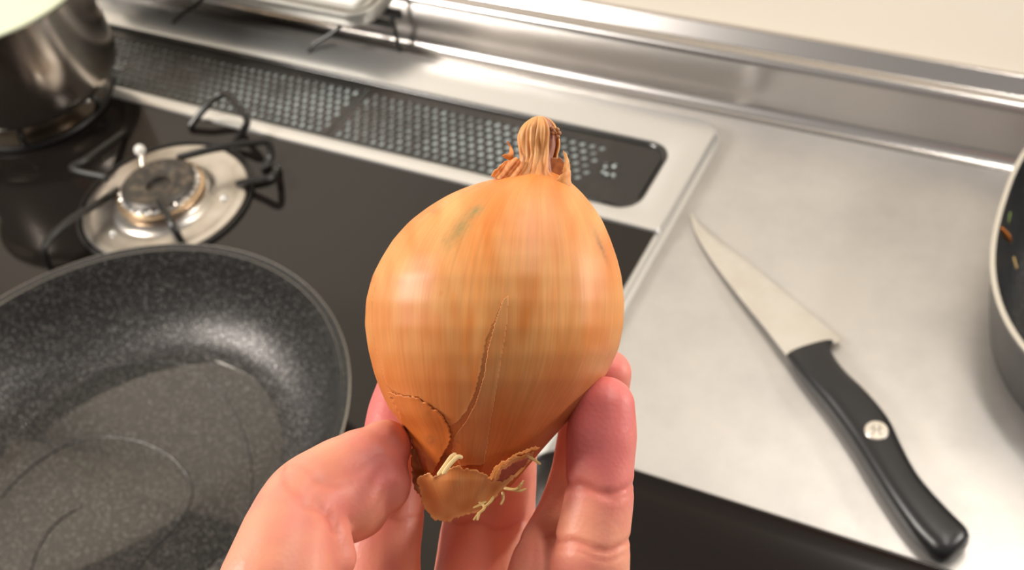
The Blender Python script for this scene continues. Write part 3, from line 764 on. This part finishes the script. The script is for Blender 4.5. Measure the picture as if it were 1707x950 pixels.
# papery cup of root skin at the bottom
def cupz(x, y, d):
    u = (x - 775) / 108
    return 7.5 + 9.0 * math.sqrt(max(0, 1 - u * u)) - 0.055 * max(0, y - 800) + 1.0 * math.sin(x / 15 + y / 30) * 0.5 + 0.8 * math.exp(-d / 4)
sheet('root_skin', [(694, 800), (702, 792), (716, 788), (722, 796), (738, 782), (762, 776), (790, 782), (812, 790), (820, 800), (832, 778), (856, 762), (884, 752), (892, 754), (884, 772), (868, 790), (852, 802), (836, 818), (822, 836), (806, 852), (790, 856), (768, 862), (742, 873), (722, 866), (708, 850), (700, 826)],
      cupz, lambda x, y, d: mixc(mixc(lin((196, 112, 50)), lin((214, 140, 82)), 0.5 + 0.8 * noise.noise(Vector((x / 22, y / 22, 4)))), lin((224, 160, 100)), 0.5 * math.exp(-d / 3)), jag=2.0)
sheet('root_skin', [(812, 800), (824, 778), (850, 760), (892, 742), (900, 744), (896, 752), (872, 756), (846, 770), (830, 786), (822, 802)],
      lambda x, y, d: 19.0 - 0.06 * (x - 812) + 0.5 * math.exp(-d / 3), lambda x, y, d: mixc(lin((222, 140, 70)), DEEP, 0.35))
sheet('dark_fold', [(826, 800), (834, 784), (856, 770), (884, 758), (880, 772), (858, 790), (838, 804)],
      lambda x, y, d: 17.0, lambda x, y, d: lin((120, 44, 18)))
tubes_ = [[(732, 790, 19), (742, 776, 19), (752, 762, 18.5), (758, 758, 18)], [(740, 788, 20), (750, 774, 20), (762, 762, 19.5), (768, 762, 19)]]
bm = bmesh.new()
for t in tubes_: tube(bm, smooth_path([tuple(hp(*p)) for p in t], 4), 0.0005, 8)
tag(obj('root_stub', bm, mat('pale root flesh', lin((226, 196, 140)), 0.5), ON), 'pale torn root end')
roots = [[(842, 814, 13), (856, 816, 14), (866, 812, 14.5), (872, 802, 15)], [(856, 816, 14), (868, 818, 14), (876, 815, 14)], [(866, 812, 14.5), (869, 806, 15)], [(838, 822, 13), (839, 832, 14), (835, 840, 14.5)],
         [(800, 838, 14), (808, 846, 15), (798, 856, 15.5), (790, 866, 16)], [(798, 856, 15.5), (796, 866, 16)], [(826, 822, 14), (818, 836, 15), (806, 846, 15)], [(880, 762, 12), (890, 766, 12), (900, 773, 12)], [(810, 836, 14), (800, 842, 14.5), (790, 846, 14.5)]]
for t in roots:
    bm = bmesh.new(); p = smooth_path([tuple(hp(*q)) for q in t], 3)
    tube(bm, p, [0.00042 - 0.0002 * i / len(p) for i in range(len(p))], 6); obj('root_hair', bm, M['crumb'], ON)

# neck: dry twisted stem, with the mauve inside showing through a slit on the right
NR = [(302, 838, 946, 7.5), (297, 846, 940, 7.0), (290, 856, 932, 6.2), (280, 863, 928, 5.4), (270, 867, 926, 4.8), (260, 869, 927, 4.5), (248, 867, 929, 4.5), (235, 865, 931, 4.7), (222, 867, 930, 4.7), (212, 872, 926, 4.4), (204, 879, 920, 3.6), (198, 887, 912, 2.2), (195, 895, 905, 0.8)]
NRs = smooth_path(NR, 6)
def neck(name, a0, a1, shrink, colf, seed, n=90, m=None):
    bm = bmesh.new(); cols = []; fib = []; rings = []
    for (y, l, r, dz) in NRs:
        c, h = (l + r) / 2, (r - l) / 2; ring = []
        for k in range(n + 1):
            a = a0 + (a1 - a0) * k / n
            if y < 250: a += 0
            w = 1 + 0.030 * math.sin(a * 11 + y / 14 + seed) + 0.05 * math.sin(a * 23 + seed * 2 - y / 30) + 0.10 * noise.noise(Vector((math.cos(a) * 3, math.sin(a) * 3, y / 26 + seed)))
            w *= shrink
            ring.append(bm.verts.new(hp(c, y, 0) + RX * (h * SC * math.cos(a) * w / 1000) - FX * (dz * math.sin(a) * w / 1000)))
            cols.append(colf(c + h * math.cos(a), y, math.sin(a * 11 + y / 14 + seed))); fib.append((math.cos(a) * 1.2, math.sin(a) * 1.2, y / 560))
        rings.append(ring)
    for a, b in zip(rings, rings[1:]):
        for k in range(n): bm.faces.new((a[k], b[k], b[k + 1], a[k + 1]))
    return finish(name, bm, m or M['paper'], ON, cols, fib, 0.0003)
neck('neck_skin', 1.02, 1.02 + 2 * PI - 0.85, 1.0, lambda x, y, s: mixc(mixc(lin((220, 158, 96)), lin((198, 128, 70)), 0.5 - 0.22 * s), ORG, max(0, min(1, (y - 262) / 30)) * 0.7), 1.0)
neck('neck_core', 0, 2 * PI, 0.80, lambda x, y, s: mixc(lin((176, 118, 96)), lin((140, 84, 64)), 0.5 - 0.4 * s), 4.0)
shr = lambda a, b: (lambda x, y, d: mixc(lin(a), lin(b), max(0, min(1, 0.5 + noise.noise(Vector((x / 6, y / 9, 2)))))))
# torn collar, left
sheet('collar_shred', [(845, 232), (850, 240), (856, 250), (857, 262), (860, 274), (855, 278), (850, 268), (842, 264), (834, 259), (840, 256), (848, 256), (849, 246), (844, 236)], lambda x, y, d: 3 + 0.8 * math.sin(y / 5), shr((222, 142, 74), (190, 104, 48)), step=1.2, jag=0.8)
sheet('collar_shred', [(818, 294), (822, 286), (832, 278), (842, 268), (852, 266), (862, 262), (870, 270), (868, 286), (860, 300), (836, 302)], lambda x, y, d: 4.5 + 1.4 * math.sin(x / 3.2 + y / 4) * 0.6 + (y - 265) * 0.08, shr((226, 150, 92), (176, 100, 54)), step=1.2, jag=1.2)
# torn collar, right: curled flake with its shaded hollow
sheet('collar_shred', [(912, 296), (926, 300), (938, 288), (941, 268), (939, 250), (945, 256), (950, 272), (952, 292), (952, 306), (946, 318), (938, 314), (928, 308), (914, 302)], lambda x, y, d: 6.0 + 1.8 * math.sin((x - 912) / 14), shr((224, 160, 100), (200, 124, 62)), step=1.2, jag=0.8)
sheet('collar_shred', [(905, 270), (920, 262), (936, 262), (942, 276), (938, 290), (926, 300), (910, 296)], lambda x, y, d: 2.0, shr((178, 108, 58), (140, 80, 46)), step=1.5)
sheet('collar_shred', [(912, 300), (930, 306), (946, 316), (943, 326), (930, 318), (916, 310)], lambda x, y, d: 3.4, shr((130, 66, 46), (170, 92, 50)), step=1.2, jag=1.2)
bm = bmesh.new()
for p in ((920, 214), (924, 219), (929, 216), (932, 222), (930, 228), (922, 222)):
    bmesh.ops.create_icosphere(bm, subdivisions=2, radius=0.00055, matrix=Matrix.Translation(hp(p[0], p[1], 3.0)))
tag(obj('neck_tip_bits', bm, mat('dried stem bits', lin((170, 115, 75)), 0.6), ON), 'ragged dry bits at the tip of the neck')

# ------------------------------------------------------------------ hand
HN = empty('hand', tuple(hp(800, 1500, 0)), 'left hand of a person, palm to the viewer, holding the onion by its root end', 'person')
def chain(bm, pts, k=6, n=20):
    P = smooth_path(pts, k); tube(bm, [tuple(hp(*p[:3])) for p in P], [p[3] / 1000 for p in P], n)
bm = bmesh.new()
FA = [(694, 590, -34, 6.8), (682, 640, -31, 8.0), (668, 700, -27, 8.9), (654, 790, -20, 9.0), (644, 870, -15, 9.2), (634, 950, -12, 9.9), (640, 1100, -8, 10.6), (690, 1280, 0, 12.5), (760, 1480, 6, 15)]
FB = [(852, 575, -41, 7.2), (848, 630, -39, 8.4), (840, 700, -35, 9.2), (832, 790, -33, 9.9), (818, 862, -31, 12.0), (808, 950, -28, 13.0), (790, 1100, -18, 12.8), (780, 1280, -2, 14), (790, 1480, 6, 16)]
FC = [(1012, 622, -15, 6.2), (1000, 660, -17, 7.2), (984, 715, -18, 7.8), (970, 790, -18, 7.9), (950, 860, -11, 8.2), (914, 938, 1, 8.6), (898, 1020, 3, 9.5), (890, 1120, 0, 10.8), (860, 1280, 0, 13), (820, 1480, 6, 16)]
FD = [(1008, 678, 7, 7.2), (1003, 722, 7, 8.25), (1000, 775, 8, 7.9), (999, 830, 9, 7.95), (990, 885, 10, 8.4), (984, 950, 11, 9.0), (978, 1060, 8, 9.6), (960, 1180, 6, 11), (910, 1330, 6, 14), (850, 1490, 8, 16)]
TH = [(606, 796, 8, 10.4), (580, 806, 10, 11.0), (548, 818, 14, 10.4), (512, 838, 20, 9.8), (486, 885, 26, 10.2), (470, 945, 31, 11.6), (456, 1020, 34, 13.0), (480, 1150, 32, 16), (570, 1320, 22, 18), (680, 1480, 12, 18)]
for c in (FA, FB, FC, FD, TH): chain(bm, c)
chain(bm, [(641, 744, 7, 6.4), (626, 760, 8, 8.4), (600, 785, 9, 9.5)]); chain(bm, [(634, 808, 8, 7.2), (612, 815, 9, 8.8), (580, 826, 12, 10.0)])
chain(bm, [(600, 850, 10, 6.6), (575, 858, 13, 6.8)])
chain(bm, [(556, 930, 24, 5.2), (530, 900, 24, 7.5), (500, 940, 28, 9)])
chain(bm, [(640, 1180, 2, 12), (760, 1200, -2, 13), (880, 1200, -1, 13), (950, 1200, 5, 11.5)], n=24)
chain(bm, [(650, 1340, 6, 16), (760, 1350, 3, 16), (900, 1360, 6, 15)], n=24)
chain(bm, [(760, 1450, 8, 21), (790, 1640, 14, 23), (800, 1900, 26, 27), (812, 2250, 44, 32)], n=28)
chain(bm, [(830, 1450, 8, 20), (850, 1640, 14, 21), (880, 1900, 26, 25), (900, 2250, 44, 30)], n=28)
bmesh.ops.recalc_face_normals(bm, faces=bm.faces)
me = bpy.data.meshes.new('tmp'); bm.to_mesh(me); bm.free()
tmp = bpy.data.objects.new('tmp', me); col.objects.link(tmp)
md = tmp.modifiers.new('r', 'REMESH'); md.mode = 'VOXEL'; md.voxel_size = 0.00085
md = tmp.modifiers.new('s', 'SMOOTH'); md.factor = 0.6; md.iterations = 9
bpy.context.view_layer.update()
dg = bpy.context.evaluated_depsgraph_get()
hm = bpy.data.meshes.new_from_object(tmp.evaluated_get(dg))
bpy.data.objects.remove(tmp); bpy.data.meshes.remove(me)
# creases: photo pixel, depth, direction across the finger, half length mm, depth mm
CR = [((994, 817, 17), (1, 0.05), 11, 0.55, 0.8), ((1000, 826, 17), (1, 0.1), 9, 0.3, 0.6), ((986, 912, 19), (1, 0.06), 12, 0.6, 0.8), ((985, 926, 19), (1, 0.1), 10, 0.3, 0.6),
      ((520, 800, 30), (0.95, 0.3), 8, 0.3, 0.7), ((470, 792, 27), (0.7, 0.55), 6, 0.45, 0.7), ((566, 892, 24), (0.25, 0.97), 3.2, 0.55, 0.6), ((556, 870, 28), (0.5, 0.86), 2.6, 0.5, 0.6), ((538, 853, 31), (0.75, 0.66), 2.8, 0.4, 0.6), ((512, 842, 32), (0.97, 0.25), 3.4, 0.3, 0.6),
      ((812, 884, -13), (1, 0.05), 12, 0.45, 0.8), ((645, 850, -13), (1, 0.2), 10, 0.3, 0.6), ((890, 938, 10), (0.2, 1), 5, 0.2, 0.7), ((570, 790, 21), (1, -0.3), 8, 0.15, 0.8), ((620, 700, 12), (0.9, -0.4), 5, 0.3, 0.7)]
CRW = []
for p, d, hl, dep, w in CR:
    c = hp(*p); a = (RX * d[0] - UX * d[1]).normalized(); b = a.cross(FX).normalized(); CRW.append((c, a, b, hl / 1000, dep / 1000, w / 1000))
tips = [(hp(1008, 672, 12), 15), (hp(1012, 615, -12), 12), (hp(640, 770, 14), 8), (hp(690, 600, -30), 15), (hp(850, 590, -38), 14), (hp(540, 900, 26), 12), (hp(612, 690, -20), 14), (hp(1000, 745, 14), 12)]
SKA, SKB, SKC = lin((220, 148, 120)), lin((208, 112, 108)), lin((240, 186, 150))
attr = hm.color_attributes.new('tint', 'FLOAT_COLOR', 'POINT')
CO = [v.co.copy() for v in hm.vertices]; NO = [v.normal.copy() for v in hm.vertices]; TC = []
for i in range(len(CO)):
    p = CO[i].copy(); disp = 0.0; n = NO[i]
    if (p - CAM).dot(UX) > -0.12:
        for c, a, b, hl, dep, w in CRW:
            q = p - c
            if q.length_squared < (hl * 1.4) ** 2:
                s = q.dot(a) / hl; t = (q.dot(b) + 0.0007 * math.sin(q.dot(a) * 500)) / w
                disp += dep * math.exp(-t * t) * math.exp(-s ** 4)
        disp -= 0.00012 * noise.noise(p * 160)
        CO[i] = p - n * disp
    f = 0.12 + 0.55 * noise.noise(p * 75) + 0.2 * noise.noise(p * 240)
    for c, R in tips: f += 0.75 * math.exp(-((p - c).length / (R / 1000)) ** 2)
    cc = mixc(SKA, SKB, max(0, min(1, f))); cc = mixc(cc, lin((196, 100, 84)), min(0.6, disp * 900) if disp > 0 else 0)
    TC += [*cc, 1]
attr.data.foreach_set('color', TC); hm.vertices.foreach_set('co', [q for v in CO for q in v])
for p in hm.polygons: p.use_smooth = True
hm.name = 'skin'; M['skin'] = attr_mat('skin', 0.46, 0.35)
M['skin'].node_tree.nodes['Principled BSDF'].inputs['Specular IOR Level'].default_value = 0.38
nt = M['skin'].node_tree; bs = nt.nodes['Principled BSDF']
tc = nt.nodes.new('ShaderNodeTexCoord'); vo = nt.nodes.new('ShaderNodeTexVoronoi'); vo.inputs['Scale'].default_value = 900; no = nt.nodes.new('ShaderNodeTexNoise'); no.inputs['Scale'].default_value = 420; no.inputs['Detail'].default_value = 4
ad = nt.nodes.new('ShaderNodeMath'); ad.operation = 'ADD'; bp = nt.nodes.new('ShaderNodeBump'); bp.inputs['Strength'].default_value = 0.16; bp.inputs['Distance'].default_value = 0.00025
nt.links.new(tc.outputs['Object'], vo.inputs['Vector']); nt.links.new(tc.outputs['Object'], no.inputs['Vector']); nt.links.new(vo.outputs['Distance'], ad.inputs[0]); nt.links.new(no.outputs[0], ad.inputs[1])
nt.links.new(ad.outputs[0], bp.inputs['Height']); nt.links.new(bp.outputs[0], bs.inputs['Normal'])
hm.materials.clear(); hm.materials.append(M['skin'])
sk = bpy.data.objects.new('skin', hm); col.objects.link(sk); hm.transform(Matrix.Translation(-HN.location)); sk.parent = HN
# fingernails on the far side of each finger tip
for (x, y, z, r), ang in (((694, 606, -34, 6.8), 0), ((852, 592, -41, 7.2), 0), ((1012, 634, -15, 6.2), -0.4), ((1008, 692, 7, 7.2), -0.4)):
    bm = bmesh.new(); c = hp(x, y, z); gr = []
    for j in range(7):
        rr = []
        for i in range(9):
            a = (i / 8 - 0.5) * 1.3 + ang; L = (j / 6 - 0.5) * 0.010; q = r / 1000 + 0.0005 - 0.0006 * abs(j / 6 - 0.5)
            rr.append(bm.verts.new(c + UX * L + RX * math.sin(a) * q + FX * math.cos(a) * q))
        gr.append(rr)
    for a, b in zip(gr, gr[1:]):
        for i in range(8): bm.faces.new((a[i], a[i + 1], b[i + 1], b[i]))
    o = obj('fingernail', bm, M['nail'], HN); mdd = o.modifiers.new('t', 'SOLIDIFY'); mdd.thickness = 0.0004
